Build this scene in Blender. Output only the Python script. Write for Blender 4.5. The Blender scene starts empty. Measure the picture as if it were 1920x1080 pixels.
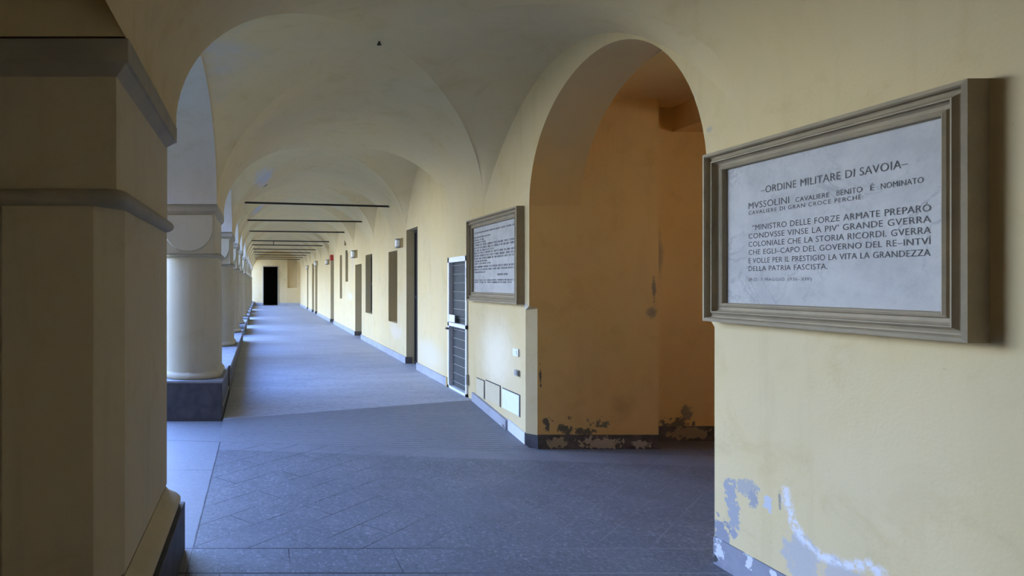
import bpy, bmesh, math, random
from mathutils import Vector
from mathutils.geometry import tessellate_polygon

random.seed(7)
S = bpy.context.scene
COL = S.collection

# ------------------------------------------------------------------ camera, sky, sun, exposure
F = 1067.0                      # focal length in pixels of the 1920 px wide frame
cam_d = bpy.data.cameras.new('camera')
cam_d.sensor_width = 36.0
cam_d.lens = F / 1920.0 * 36.0
cam_d.shift_x = 472.0 / 1920.0
cam_d.shift_y = -8.0 / 1920.0
cam_d.clip_start = 0.05
cam_d.clip_end = 300
cam = bpy.data.objects.new('camera', cam_d)
cam.location = (0, 0, 1.6)
cam.rotation_euler = (math.pi / 2, 0, 0)
COL.objects.link(cam)
S.camera = cam

world = bpy.data.worlds.new('sky')           # pale bright haze low down, deep blue overhead
S.world = world
world.use_nodes = True
wt = world.node_tree
bg = wt.nodes['Background']
geo = wt.nodes.new('ShaderNodeTexCoord'); sepw = wt.nodes.new('ShaderNodeSeparateXYZ'); ramp = wt.nodes.new('ShaderNodeValToRGB')
wt.links.new(geo.outputs['Generated'], sepw.inputs[0]); wt.links.new(sepw.outputs[2], ramp.inputs[0]); wt.links.new(ramp.outputs[0], bg.inputs['Color'])
e = ramp.color_ramp.elements
e[0].position = 0.0; e[0].color = (0.88, 0.94, 1.0, 1)
e[1].position = 0.85; e[1].color = (0.08, 0.18, 0.55, 1)
k = e.new(0.22); k.color = (0.52, 0.70, 1.0, 1)
k = e.new(0.50); k.color = (0.18, 0.37, 1.0, 1)
bg.inputs['Strength'].default_value = 7.0

sun_d = bpy.data.lights.new('sun', 'SUN')
sun_d.energy = 6.0
sun_d.color = (1.0, 0.90, 0.74)
sun_d.angle = math.radians(0.6)
sun = bpy.data.objects.new('sun', sun_d)
sun.rotation_euler = (0, math.radians(46), math.radians(-38))   # comes over the roof from the right, into the courtyard
COL.objects.link(sun)

S.view_settings.view_transform = 'Standard'
S.view_settings.look = 'None'
S.view_settings.gamma = 1.0
S.view_settings.use_curve_mapping = False
S.view_settings.exposure = 1.65
try:
    S.cycles.max_bounces = 12
    S.cycles.diffuse_bounces = 10
    S.cycles.use_denoising = True
except Exception:
    pass

# ------------------------------------------------------------------ helpers
class MB:
    """Collects vertices and faces; build() links them as ONE mesh object."""
    def __init__(s):
        s.v, s.f, s.sm = [], [], []
    def face(s, pts, smooth=False):
        n = len(s.v); s.v += [tuple(p) for p in pts]
        s.f.append(tuple(range(n, n + len(pts)))); s.sm.append(smooth)
    def grid(s, rows, smooth=True, close=False):
        """rows: list of equally long point lists, joined by quads"""
        n = len(s.v); m = len(rows[0])
        for r in rows: s.v += [tuple(p) for p in r]
        for i in range(len(rows) - 1):
            for j in range(m if close else m - 1):
                k = (j + 1) % m
                s.f.append((n + i*m + j, n + i*m + k, n + (i+1)*m + k, n + (i+1)*m + j)); s.sm.append(smooth)
    def cap(s, loop, smooth=False):
        s.face(loop, smooth)
    def box(s, x0, x1, y0, y1, z0, z1):
        p = [(x, y, z) for z in (z0, z1) for (x, y) in ((x0, y0), (x1, y0), (x1, y1), (x0, y1))]
        n = len(s.v); s.v += p
        for q in ((3, 2, 1, 0), (4, 5, 6, 7), (0, 1, 5, 4), (1, 2, 6, 5), (2, 3, 7, 6), (3, 0, 4, 7)):
            s.f.append(tuple(n + a for a in q)); s.sm.append(False)
    def hexa(s, p):
        """eight corners: bottom four then top four"""
        n = len(s.v); s.v += [tuple(a) for a in p]
        for q in ((3, 2, 1, 0), (4, 5, 6, 7), (0, 1, 5, 4), (1, 2, 6, 5), (2, 3, 7, 6), (3, 0, 4, 7)):
            s.f.append(tuple(n + a for a in q)); s.sm.append(False)
    def tube(s, a, b, r, n=8, r2=None):
        a, b = Vector(a), Vector(b); d = (b - a).normalized()
        u = d.orthogonal().normalized(); w = d.cross(u)
        r2 = r if r2 is None else r2
        la = [a + r * (math.cos(t) * u + math.sin(t) * w) for t in [2 * math.pi * i / n for i in range(n)]]
        lb = [b + r2 * (math.cos(t) * u + math.sin(t) * w) for t in [2 * math.pi * i / n for i in range(n)]]
        s.grid([la, lb], True, True); s.cap(la[::-1]); s.cap(lb)
    def loft(s, loops, smooth=False, caps=True):
        s.grid(loops, smooth, True)
        if caps: s.cap(loops[0][::-1]); s.cap(loops[-1])
    def build(s, name, mat, parent=None, bevel=0):
        me = bpy.data.meshes.new(name)
        me.from_pydata(s.v, [], s.f); me.polygons.foreach_set('use_smooth', s.sm)
        me.validate(); me.update()
        if bevel or True:
            bm = bmesh.new(); bm.from_mesh(me)
            bmesh.ops.remove_doubles(bm, verts=bm.verts, dist=1e-5) if bevel else None
            bmesh.ops.recalc_face_normals(bm, faces=bm.faces) if bevel else None
            bm.to_mesh(me); bm.free()
        o = bpy.data.objects.new(name, me)
        me.materials.append(mat)
        COL.objects.link(o)
        if parent is not None: o.parent = parent
        if bevel:
            m = o.modifiers.new('bevel', 'BEVEL'); m.width = bevel; m.segments = 2; m.limit_method = 'ANGLE'
        return o

def struct(o, label=None):
    o['kind'] = 'structure'
    if label: o['label'] = label
    return o

def tag(o, label, cat, group=None):
    o['label'] = label; o['category'] = cat
    if group: o['group'] = group
    return o

def empty(name, loc, label, cat, group=None):
    o = bpy.data.objects.new(name, None); COL.objects.link(o)
    o.location = loc; o.empty_display_size = 0.2
    return tag(o, label, cat, group)

def adopt(o, parent):
    """parent a world-space mesh to an Empty standing elsewhere, keeping it in place"""
    o.parent = parent
    o.matrix_parent_inverse = parent_matrix(parent).inverted()
    return o

def parent_matrix(p):
    from mathutils import Matrix
    return Matrix.Translation(p.location)

def world_build(mb, name, mat, root, bevel=0):
    """build with vertices given in world space under the Empty root (only translated)"""
    L = root.location
    mb.v = [(a - L.x, b - L.y, c - L.z) for (a, b, c) in mb.v]
    return mb.build(name, mat, root, bevel)

# ------------------------------------------------------------------ materials
def N(nt, t, **kw):
    n = nt.nodes.new(t)
    for k, v in kw.items(): setattr(n, k, v)
    return n

def noise(nt, vec, scale, detail=4, rough=0.55, dist=0.0):
    n = N(nt, 'ShaderNodeTexNoise')
    n.inputs['Scale'].default_value = scale; n.inputs['Detail'].default_value = detail
    n.inputs['Roughness'].default_value = rough; n.inputs['Distortion'].default_value = dist
    nt.links.new(vec, n.inputs['Vector'])
    return n.outputs['Fac']

def maprange(nt, val, a, b, c=0.0, d=1.0, smooth=True):
    n = N(nt, 'ShaderNodeMapRange', interpolation_type='SMOOTHSTEP' if smooth else 'LINEAR', clamp=True)
    nt.links.new(val, n.inputs['Value'])
    for k, x in zip(('From Min', 'From Max', 'To Min', 'To Max'), (a, b, c, d)): n.inputs[k].default_value = x
    return n.outputs['Result']

def math_(nt, op, a, b=None, c=None):
    n = N(nt, 'ShaderNodeMath', operation=op)
    for i, x in enumerate((a, b, c)):
        if x is None: continue
        if isinstance(x, (int, float)): n.inputs[i].default_value = x
        else: nt.links.new(x, n.inputs[i])
    return n.outputs[0]

def mix(nt, fac, a, b):
    n = N(nt, 'ShaderNodeMix', data_type='RGBA')
    for k, x in ((0, fac), (6, a), (7, b)):
        if isinstance(x, (int, float)): n.inputs[k].default_value = x
        elif isinstance(x, tuple): n.inputs[k].default_value = (*x[:3], 1)
        else: nt.links.new(x, n.inputs[k])
    return n.outputs[2]

def mapping(nt, vec, loc=(0, 0, 0), scale=(1, 1, 1), rot=(0, 0, 0)):
    n = N(nt, 'ShaderNodeMapping')
    n.inputs['Location'].default_value = loc; n.inputs['Scale'].default_value = scale; n.inputs['Rotation'].default_value = rot
    nt.links.new(vec, n.inputs['Vector'])
    return n.outputs[0]

def new_mat(name, rough=0.8, spec=0.3, metal=0.0):
    m = bpy.data.materials.new(name); m.use_nodes = True
    nt = m.node_tree; b = nt.nodes['Principled BSDF']
    b.inputs['Roughness'].default_value = rough
    b.inputs['Metallic'].default_value = metal
    b.inputs['Specular IOR Level'].default_value = spec
    tc = N(nt, 'ShaderNodeTexCoord')
    return m, nt, b, tc.outputs['Object']

def bump(nt, b, h, strength=0.2, dist=0.01):
    n = N(nt, 'ShaderNodeBump')
    n.inputs['Strength'].default_value = strength; n.inputs['Distance'].default_value = dist
    nt.links.new(h, n.inputs['Height']); nt.links.new(n.outputs[0], b.inputs['Normal'])

def patch(nt, vec, col, centre, radii, colour, nscale=9.0, amp=0.9, edge=0.12, soft=0.0, thr=0.55):
    """a stain of its own irregular outline around centre: radii per axis, ragged by noise"""
    v = mapping(nt, vec, loc=tuple(-c / r for c, r in zip(centre, radii)), scale=tuple(1.0 / r for r in radii))
    ln = N(nt, 'ShaderNodeVectorMath', operation='LENGTH'); nt.links.new(v, ln.inputs[0])
    n = noise(nt, vec, nscale, 6, 0.65)
    s = math_(nt, 'ADD', math_(nt, 'SUBTRACT', 1.0, ln.outputs['Value']), math_(nt, 'MULTIPLY', math_(nt, 'SUBTRACT', n, 0.5), amp * 2))
    f = maprange(nt, s, thr - edge, thr + edge + soft)
    return mix(nt, f, col, colour)

def crust(nt, vec, col, pts, colour, w):
    """salt bloom along a wandering line"""
    d = None
    for a, b in zip(pts, pts[1:]):
        a, b = Vector(a), Vector(b); ab = b - a
        pa = N(nt, 'ShaderNodeVectorMath', operation='SUBTRACT'); nt.links.new(vec, pa.inputs[0]); pa.inputs[1].default_value = a
        dt = N(nt, 'ShaderNodeVectorMath', operation='DOT_PRODUCT'); nt.links.new(pa.outputs[0], dt.inputs[0]); dt.inputs[1].default_value = ab / ab.length_squared
        t = N(nt, 'ShaderNodeClamp'); nt.links.new(dt.outputs['Value'], t.inputs[0])
        sc = N(nt, 'ShaderNodeVectorMath', operation='SCALE'); sc.inputs[0].default_value = ab; nt.links.new(t.outputs[0], sc.inputs['Scale'])
        df = N(nt, 'ShaderNodeVectorMath', operation='DISTANCE'); nt.links.new(pa.outputs[0], df.inputs[0]); nt.links.new(sc.outputs[0], df.inputs[1])
        d = df.outputs['Value'] if d is None else math_(nt, 'MINIMUM', d, df.outputs['Value'])
    n = noise(nt, vec, 11, 6, 0.7)
    d = math_(nt, 'ADD', d, math_(nt, 'MULTIPLY', math_(nt, 'SUBTRACT', n, 0.5), w * 4.0))
    f = maprange(nt, d, w * 0.1, w * 1.5, 1.0, 0.0)
    f = math_(nt, 'MULTIPLY', f, maprange(nt, noise(nt, vec, 26, 5, 0.7), 0.36, 0.58, 0.12, 0.95))
    return mix(nt, f, col, colour)

def plaster(name, base, alt, dirty, patches=(), mott=0.55, streak=0.3, bloom=None):
    m, nt, b, vec = new_mat(name, 0.9, 0.15)
    n1 = noise(nt, vec, 1.1, 5, 0.6)
    col = mix(nt, maprange(nt, n1, 0.35, 0.7, 0, mott), base, alt)
    n2 = noise(nt, mapping(nt, vec, scale=(5, 5, 0.6)), 1.3, 5, 0.6)
    col = mix(nt, maprange(nt, n2, 0.5, 0.78, 0, streak), col, dirty)
    n4 = noise(nt, vec, 2.7, 7, 0.68, 0.6)
    col = mix(nt, maprange(nt, n4, 0.50, 0.72, 0, 0.45), col, tuple(x * y for x, y in zip(base, (0.80, 0.76, 0.66))))
    n5 = noise(nt, mapping(nt, vec, loc=(7, 3, 1)), 0.7, 5, 0.6, 0.4)
    col = mix(nt, maprange(nt, n5, 0.48, 0.70, 0, 0.5), col, tuple(min(.9, x * y) for x, y in zip(base, (1.03, 1.07, 1.25))))
    n3 = noise(nt, vec, 38, 3, 0.6)
    col = mix(nt, maprange(nt, n3, 0.66, 0.78, 0, 0.3), col, dirty)
    for p in patches: col = patch(nt, vec, col, *p[:3], **p[3])
    if bloom: col = crust(nt, vec, col, *bloom)
    nt.links.new(col, b.inputs['Base Color'])
    bump(nt, b, math_(nt, 'ADD', math_(nt, 'MULTIPLY', noise(nt, vec, 60, 3), 0.25), noise(nt, vec, 4, 4)), 0.25, 0.012)
    return m

def stone(name, base, alt, rough=0.75, scale=6.0, speck=0.0, speck_col=(0.05, 0.05, 0.05), patches=(), bstr=0.2):
    m, nt, b, vec = new_mat(name, rough, 0.25)
    col = mix(nt, maprange(nt, noise(nt, vec, scale, 6, 0.65), 0.32, 0.7), base, alt)
    if speck:
        col = mix(nt, maprange(nt, noise(nt, vec, 160, 2, 0.5), 0.56, 0.7, 0, speck), col, speck_col)
    for p in patches: col = patch(nt, vec, col, *p[:3], **p[3])
    nt.links.new(col, b.inputs['Base Color'])
    bump(nt, b, noise(nt, vec, 45, 4), bstr, 0.006)
    return m

def plain(name, c, rough=0.5, metal=0.0, spec=0.4, var=0.12):
    m, nt, b, vec = new_mat(name, rough, spec, metal)
    d = tuple(x * (1 - var) for x in c)
    nt.links.new(mix(nt, noise(nt, vec, 14, 3), c, d), b.inputs['Base Color'])
    return m

CREAM = (0.64, 0.50, 0.265); CREAM2 = (0.60, 0.49, 0.295); CREAM_D = (0.45, 0.34, 0.17)
GREY_PL = (0.34, 0.335, 0.34); WHITE_PL = (0.86, 0.86, 0.88); DARK_D = (0.10, 0.09, 0.07)
RW = 2.93
def on_wall(px, py, X=RW):           # a pixel of the photograph as a point of the right wall
    Y = F * X / (px - 488.0)
    return (X, Y, 1.6 - (py - 532.0) * Y / F)

wall_patches = []
def wp(px, py, ry, rz, colour, **kw):
    c = on_wall(px, py); wall_patches.append((c, (0.3, ry, rz), colour, kw))
# peeled render at the corner of the near wall
wp(1370, 925, 0.07, 0.14, GREY_PL, nscale=24, amp=1.1, edge=0.06, thr=0.4)
wp(1376, 965, 0.07, 0.16, GREY_PL, nscale=24, amp=1.0, edge=0.06, thr=0.4)
wp(1402, 915, 0.12, 0.08, (0.39, 0.37, 0.33), nscale=26, amp=1.2, edge=0.08, thr=0.4)
wp(1413, 935, 0.05, 0.09, (0.33, 0.32, 0.32), nscale=40, amp=1.2, edge=0.06, thr=0.45)
wp(1440, 945, 0.05, 0.07, (0.50, 0.50, 0.52), nscale=40, amp=1.3, edge=0.08, thr=0.5)
wp(1352, 1000, 0.10, 0.16, (0.26, 0.26, 0.29), nscale=26, amp=1.1, edge=0.06, thr=0.4)
wp(1375, 1000, 0.05, 0.05, (0.30, 0.30, 0.32), nscale=30, amp=1.1, edge=0.08, thr=0.45)
wp(1462, 940, 0.015, 0.10, (0.30, 0.27, 0.22), nscale=40, amp=0.9, edge=0.15, thr=0.45)
wp(1505, 1050, 0.18, 0.22, (0.46, 0.43, 0.385), nscale=14, amp=0.9, edge=0.15, thr=0.45)
wp(1580, 1085, 0.25, 0.14, (0.48, 0.44, 0.385), nscale=14, amp=0.9, edge=0.2, thr=0.45)
CRUST = [on_wall(*p) for p in ((1470, 918), (1478, 950), (1490, 985), (1512, 1018), (1545, 1045), (1590, 1057), (1628, 1058), (1655, 1080), (1675, 1110))]
# scattered knocks and bleached areas further down the wall
wp(1330, 243, 0.05, 0.04, (0.45, 0.40, 0.30), nscale=20, amp=0.5, edge=0.2)
wp(1428, 173, 0.012, 0.012, DARK_D, nscale=20, amp=0.2, edge=0.2, thr=0.4)
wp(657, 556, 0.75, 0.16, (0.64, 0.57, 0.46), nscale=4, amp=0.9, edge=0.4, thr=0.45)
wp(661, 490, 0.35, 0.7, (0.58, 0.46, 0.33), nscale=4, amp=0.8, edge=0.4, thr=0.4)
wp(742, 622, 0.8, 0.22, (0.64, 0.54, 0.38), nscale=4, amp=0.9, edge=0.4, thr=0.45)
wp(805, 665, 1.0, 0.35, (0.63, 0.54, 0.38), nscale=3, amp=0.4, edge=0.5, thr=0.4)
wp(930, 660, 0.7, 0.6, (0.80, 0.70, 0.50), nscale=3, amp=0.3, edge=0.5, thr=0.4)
wp(986, 574, 0.07, 0.07, (0.55, 0.50, 0.42), nscale=30, amp=0.8, edge=0.1)
M_WALL = plaster('cream_plaster', CREAM, CREAM2, CREAM_D, wall_patches, bloom=(CRUST, (0.68, 0.68, 0.74), 0.027))

vault_patches = [((-0.35, 5.6, 3.2), (0.9, 1.2, 0.9), (0.50, 0.48, 0.46), dict(nscale=1.8, amp=0.5, edge=0.35, thr=0.35)),
                 ((0.22, 11.3, 3.58), (0.5, 1.7, 0.35), (0.50, 0.50, 0.54), dict(nscale=3, amp=0.6, edge=0.2, thr=0.4)),
                 ((0.05, 15.3, 3.5), (0.4, 1.0, 0.3), (0.48, 0.50, 0.55), dict(nscale=3, amp=0.6, edge=0.2, thr=0.4)),
                 ((0.12, 12.3, 3.66), (0.12, 0.25, 0.2), (0.20, 0.18, 0.15), dict(nscale=8, amp=0.7, edge=0.1)),
                 ((-0.25, 15.3, 3.2), (0.14, 0.5, 0.5), (0.25, 0.23, 0.19), dict(nscale=4, amp=0.6, edge=0.15))]
M_VAULT = plaster('vault_plaster', CREAM, CREAM2, CREAM_D, vault_patches, 0.7, 0.15)
M_ARCADE = plaster('arcade_plaster', (0.54, 0.50, 0.42), (0.50, 0.48, 0.44), (0.42, 0.38, 0.30), (), 0.6, 0.3)

def jp(px, py, rx, rz, colour, Y=6.29, **kw):
    return (((px - 488) * Y / F, Y, 1.6 - (py - 532) * Y / F), (rx, 0.4, rz), colour, kw)
orange_patches = [
    jp(1210, 585, 0.14, 0.16, (0.36, 0.27, 0.15), nscale=8, amp=0.6, edge=0.15),
    jp(1216, 545, 0.05, 0.30, (0.30, 0.23, 0.14), nscale=10, amp=0.7, edge=0.15),
    jp(1235, 480, 0.10, 0.55, (0.46, 0.33, 0.17), Y=6.52, nscale=5, amp=0.5, edge=0.3),
    jp(1226, 560, 0.06, 0.9, (0.42, 0.31, 0.18), Y=6.52, nscale=6, amp=0.6, edge=0.3),
    jp(1290, 775, 0.14, 0.16, (0.28, 0.22, 0.13), Y=6.52, nscale=10, amp=0.8, edge=0.15),
    jp(1006, 700, 0.03, 0.35, (0.16, 0.13, 0.08), nscale=12, amp=0.8, edge=0.12),
    jp(1050, 800, 0.14, 0.12, (0.14, 0.12, 0.08), nscale=14, amp=0.9, edge=0.1),
    jp(1085, 805, 0.25, 0.07, (0.16, 0.14, 0.09), nscale=14, amp=0.9, edge=0.1),
    jp(1020, 790, 0.10, 0.16, (0.15, 0.13, 0.09), nscale=18, amp=1.1, edge=0.1),
    jp(1115, 790, 0.20, 0.10, (0.20, 0.17, 0.10), nscale=18, amp=1.2, edge=0.12),
    jp(1270, 795, 0.35, 0.12, (0.17, 0.14, 0.09), Y=6.52, nscale=14, amp=1.2, edge=0.12),
    jp(1160, 760, 0.3, 0.3, (0.55, 0.34, 0.12), nscale=3, amp=0.6, edge=0.3),
    jp(1060, 780, 0.04, 0.06, (0.10, 0.09, 0.06), nscale=26, amp=0.9, edge=0.1)]
M_ORANGE = plaster('ochre_plaster', (0.72, 0.465, 0.165), (0.68, 0.45, 0.18), (0.57, 0.37, 0.125), orange_patches, 0.6, 0.3)
M_SOFFIT = plaster('arch_soffit_plaster', (0.66, 0.42, 0.145), (0.62, 0.41, 0.16), (0.52, 0.33, 0.11), [((3.2, 4.94, 3.5), (1.5, 1.9, 1.25), (0.54, 0.40, 0.20), dict(nscale=2.0, amp=0.35, edge=0.28, thr=0.3))], 0.6, 0.3)
M_DADO = stone('dark_painted_dado', (0.07, 0.06, 0.055), (0.14, 0.12, 0.10), 0.8, 9, patches=[
    jp(1115, 826, 0.42, 0.13, (0.45, 0.38, 0.26), nscale=16, amp=0.9, edge=0.06, thr=0.45),
    jp(1035, 826, 0.20, 0.11, (0.38, 0.30, 0.18), nscale=16, amp=0.9, edge=0.06, thr=0.45),
    jp(1190, 828, 0.22, 0.08, (0.42, 0.36, 0.27), nscale=16, amp=0.9, edge=0.06, thr=0.45),
    jp(1290, 812, 0.40, 0.12, (0.30, 0.23, 0.14), Y=6.52, nscale=16, amp=0.9, edge=0.06, thr=0.45)])

M_STONE = stone('grey_moulding_stone', (0.38, 0.33, 0.24), (0.32, 0.29, 0.23), 0.8, 5)
M_SHAFT = plaster('column_plaster', (0.57, 0.475, 0.30), (0.52, 0.46, 0.33), (0.40, 0.34, 0.22), (), 0.7, 0.35)
M_COL = plaster('round_column_plaster', (0.47, 0.405, 0.275), (0.43, 0.39, 0.30), (0.34, 0.30, 0.21), (), 0.7, 0.45)
M_PLINTH = stone('dark_plinth_stone', (0.055, 0.055, 0.065), (0.09, 0.09, 0.10), 0.6, 5)
M_KERB = stone('grey_kerb_stone', (0.30, 0.30, 0.31), (0.22, 0.22, 0.23), 0.7, 4, 0.4)
M_KERB_SIDE = stone('dark_kerb_stone', (0.10, 0.09, 0.08), (0.15, 0.13, 0.11), 0.7, 4)
M_BASE = stone('grey_skirting_stone', (0.38, 0.38, 0.40), (0.31, 0.31, 0.33), 0.7, 3, patches=[
    (on_wall(950, 800), (0.3, 0.12, 0.05), (0.15, 0.14, 0.13), dict(nscale=20, amp=0.8, edge=0.1)),
    (on_wall(1360, 1030), (0.3, 0.14, 0.10), (0.70, 0.70, 0.72), dict(nscale=22, amp=0.9, edge=0.05)),
    (on_wall(1410, 1050), (0.3, 0.06, 0.10), (0.70, 0.69, 0.70), dict(nscale=22, amp=0.9, edge=0.05)),
    (on_wall(1455, 1075), (0.3, 0.06, 0.10), (0.70, 0.69, 0.70), dict(nscale=22, amp=0.9, edge=0.05)),
    (on_wall(1350, 1045), (0.3, 0.05, 0.05), (0.08, 0.08, 0.07), dict(nscale=30, amp=0.9, edge=0.06))])
M_BASE_NEAR = stone('slate_skirting', (0.20, 0.20, 0.24), (0.26, 0.26, 0.29), 0.7, 4, patches=[
    (on_wall(1352, 1030), (0.3, 0.07, 0.12), (0.55, 0.55, 0.57), dict(nscale=26, amp=0.9, edge=0.05)),
    (on_wall(1408, 1050), (0.3, 0.05, 0.10), (0.60, 0.59, 0.60), dict(nscale=26, amp=0.9, edge=0.05)),
    (on_wall(1455, 1078), (0.3, 0.05, 0.07), (0.60, 0.59, 0.60), dict(nscale=26, amp=0.9, edge=0.05)),
    (on_wall(1345, 1050), (0.3, 0.05, 0.05), (0.05, 0.05, 0.05), dict(nscale=30, amp=0.9, edge=0.06))])
M_FRAME = stone('taupe_stone_frame', (0.36, 0.285, 0.18), (0.30, 0.245, 0.16), 0.7, 7)
M_MARBLE = stone('veined_white_marble', (0.46, 0.435, 0.395), (0.37, 0.352, 0.325), 0.55, 5.0, patches=[
    (on_wall(1750, 490, 2.9), (0.2, 0.08, 0.06), (0.32, 0.31, 0.31), dict(nscale=30, amp=0.9, edge=0.1)),
    (on_wall(1760, 260, 2.9), (0.2, 0.25, 0.10), (0.36, 0.36, 0.35), dict(nscale=9, amp=0.8, edge=0.25))])
def add_veins(m, colour, scale=2.2):
    nt = m.node_tree; b = nt.nodes['Principled BSDF']; src = b.inputs['Base Color'].links[0].from_socket
    vec = N(nt, 'ShaderNodeTexCoord').outputs['Object']
    n = noise(nt, vec, scale, 8, 0.6, 1.6)
    v = maprange(nt, math_(nt, 'ABSOLUTE', math_(nt, 'SUBTRACT', n, 0.5)), 0.0, 0.022, 0.5, 0.0)
    v = math_(nt, 'MULTIPLY', v, maprange(nt, noise(nt, vec, 3.1, 3), 0.4, 0.62))
    nt.links.new(mix(nt, v, src, colour), b.inputs['Base Color'])
add_veins(M_MARBLE, (0.24, 0.23, 0.22))
M_LETTER = plain('dark_letter_paint', (0.12, 0.11, 0.10), 0.8)
M_LETTER2 = plain('worn_letter_paint', (0.22, 0.21, 0.205), 0.8)
M_WHITE = plain('white_enamel', (0.80, 0.80, 0.80), 0.4)
M_BLACK = plain('black_void_paint', (0.012, 0.012, 0.012), 0.6)
M_DARKDOOR = plain('dark_door_wood', (0.035, 0.033, 0.03), 0.5)
M_MESH = stone('dark_wire_mesh', (0.045, 0.05, 0.05), (0.07, 0.075, 0.07), 0.6, 30)
M_IRON = plain('rusty_black_iron', (0.035, 0.028, 0.022), 0.7, 0.3)
M_GREYPLASTIC = plain('grey_plastic', (0.32, 0.31, 0.30), 0.5)
M_RED = plain('red_enamel', (0.42, 0.035, 0.025), 0.4)
M_TAN = plain('tan_shadowed_bracket', (0.52, 0.40, 0.20), 0.5)  # bracket tan, its shadowed side put into the colour
M_GLASSW = plain('opal_lamp_glass', (0.85, 0.86, 0.86), 0.25)
M_LID = plain('white_lid', (0.82, 0.84, 0.88), 0.4)
M_CREAMLID = plain('cream_lid', (0.62, 0.52, 0.33), 0.6)
M_PAPER = plain('white_paper', (0.85, 0.85, 0.83), 0.7)
M_BLUE = plain('blue_plastic', (0.06, 0.12, 0.34), 0.5)
M_BRASS = plain('ochre_painted_end', (0.45, 0.28, 0.06), 0.7)

# floor of slabs laid diagonally, with bordering strips
def floor_mat():
    m, nt, b, vec = new_mat('granite_paving', 0.6, 0.3)
    base = mix(nt, maprange(nt, noise(nt, vec, 2.2, 5, 0.6), 0.3, 0.72), (0.18, 0.18, 0.183), (0.135, 0.135, 0.138))
    base = mix(nt, maprange(nt, noise(nt, vec, 42, 4, 0.75), 0.48, 0.68, 0, 0.8), base, (0.085, 0.085, 0.088))
    base = mix(nt, maprange(nt, noise(nt, vec, 5.5, 6, 0.7), 0.5, 0.75, 0, 0.45), base, (0.09, 0.09, 0.09))
    base = mix(nt, maprange(nt, noise(nt, mapping(nt, vec, loc=(3, 5, 0)), 42, 4, 0.75), 0.50, 0.70, 0, 0.55), base, (0.40, 0.40, 0.41))
    sep = N(nt, 'ShaderNodeSeparateXYZ'); nt.links.new(vec, sep.inputs[0])
    X, Y = sep.outputs[0], sep.outputs[1]
    def brick(v, w, h, mortar, off=0.5):
        n = N(nt, 'ShaderNodeTexBrick'); nt.links.new(v, n.inputs['Vector'])
        n.offset = off; n.squash = 1.0
        n.inputs['Color1'].default_value = (0, 0, 0, 1); n.inputs['Color2'].default_value = (0.35, 0.35, 0.35, 1)
        n.inputs['Mortar'].default_value = (1, 1, 1, 1); n.inputs['Scale'].default_value = 1
        n.inputs['Mortar Size'].default_value = mortar; n.inputs['Mortar Smooth'].default_value = 0.3
        n.inputs['Brick Width'].default_value = w; n.inputs['Row Height'].default_value = h
        return n.outputs['Color']
    # diagonal field
    d = brick(mapping(nt, mapping(nt, vec, scale=(1, 1.14, 1)), loc=(0.05, 0.13, 0), rot=(0, 0, -math.pi / 4)), 1.15, 0.276, 0.0045)
    # strip slabs along X
    s = brick(mapping(nt, vec, loc=(0.25, -3.54, 0)), 0.70, 0.33, 0.004, 0.37)
    # threshold slabs under the arcade
    t = brick(mapping(nt, vec, loc=(0.46, -3.40, 0)), 3.0, 2.1, 0.004, 0.0)
    # which zone: Y between 3.865 and 6.26 and X right of -0.46 is the diagonal field
    inY = math_(nt, 'MULTIPLY', math_(nt, 'GREATER_THAN', Y, 3.87), math_(nt, 'LESS_THAN', Y, math_(nt, 'SUBTRACT', 6.42, math_(nt, 'MULTIPLY', X, 0.12))))
    isX = math_(nt, 'GREATER_THAN', X, -0.455)
    field = math_(nt, 'MULTIPLY', inY, isX)
    thr_z = math_(nt, 'MULTIPLY', math_(nt, 'LESS_THAN', X, -0.455), math_(nt, 'GREATER_THAN', Y, 3.0))
    j = mix(nt, field, s, d); j = mix(nt, thr_z, j, t)
    def line(val, at, w): return math_(nt, 'LESS_THAN', math_(nt, 'ABSOLUTE', math_(nt, 'SUBTRACT', val, at)), w)
    l1 = math_(nt, 'MULTIPLY', line(X, -0.455, 0.005), math_(nt, 'GREATER_THAN', Y, 3.87))
    l2 = line(Y, 3.87, 0.006)
    l3 = line(math_(nt, 'ADD', Y, math_(nt, 'MULTIPLY', X, 0.12)), 6.42, 0.005)
    l4 = line(Y, 3.54, 0.008)
    lines = math_(nt, 'MAXIMUM', math_(nt, 'MAXIMUM', l1, l2), math_(nt, 'MAXIMUM', l3, l4))
    bw = N(nt, 'ShaderNodeRGBToBW'); nt.links.new(j, bw.inputs[0])
    # slabs differ slightly, joints are dark and partly filled
    foot = math_(nt, 'ADD', Y, math_(nt, 'MULTIPLY', X, 0.12))
    strip = math_(nt, 'MULTIPLY', math_(nt, 'MULTIPLY', math_(nt, 'GREATER_THAN', foot, 6.13), math_(nt, 'LESS_THAN', foot, 6.5)), isX)
    base = mix(nt, math_(nt, 'MULTIPLY', strip, 0.5), base, (0.27, 0.27, 0.28))
    base = mix(nt, maprange(nt, noise(nt, vec, 0.9, 6, 0.65, 0.5), 0.42, 0.66, 0, 0.35), base, (0.12, 0.12, 0.125))
    base = mix(nt, math_(nt, 'MULTIPLY', thr_z, 0.55), base, (0.29, 0.29, 0.30))
    col = mix(nt, maprange(nt, bw.outputs[0], 0.0, 0.35, 0.0, 0.28, False), base, (0.15, 0.15, 0.16))
    wear = maprange(nt, noise(nt, vec, 3.5, 3), 0.35, 0.6, 0.15, 0.95)
    jm = math_(nt, 'MULTIPLY', maprange(nt, bw.outputs[0], 0.5, 0.8), wear)
    jm = math_(nt, 'MAXIMUM', jm, math_(nt, 'MULTIPLY', lines, 0.85))
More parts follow.
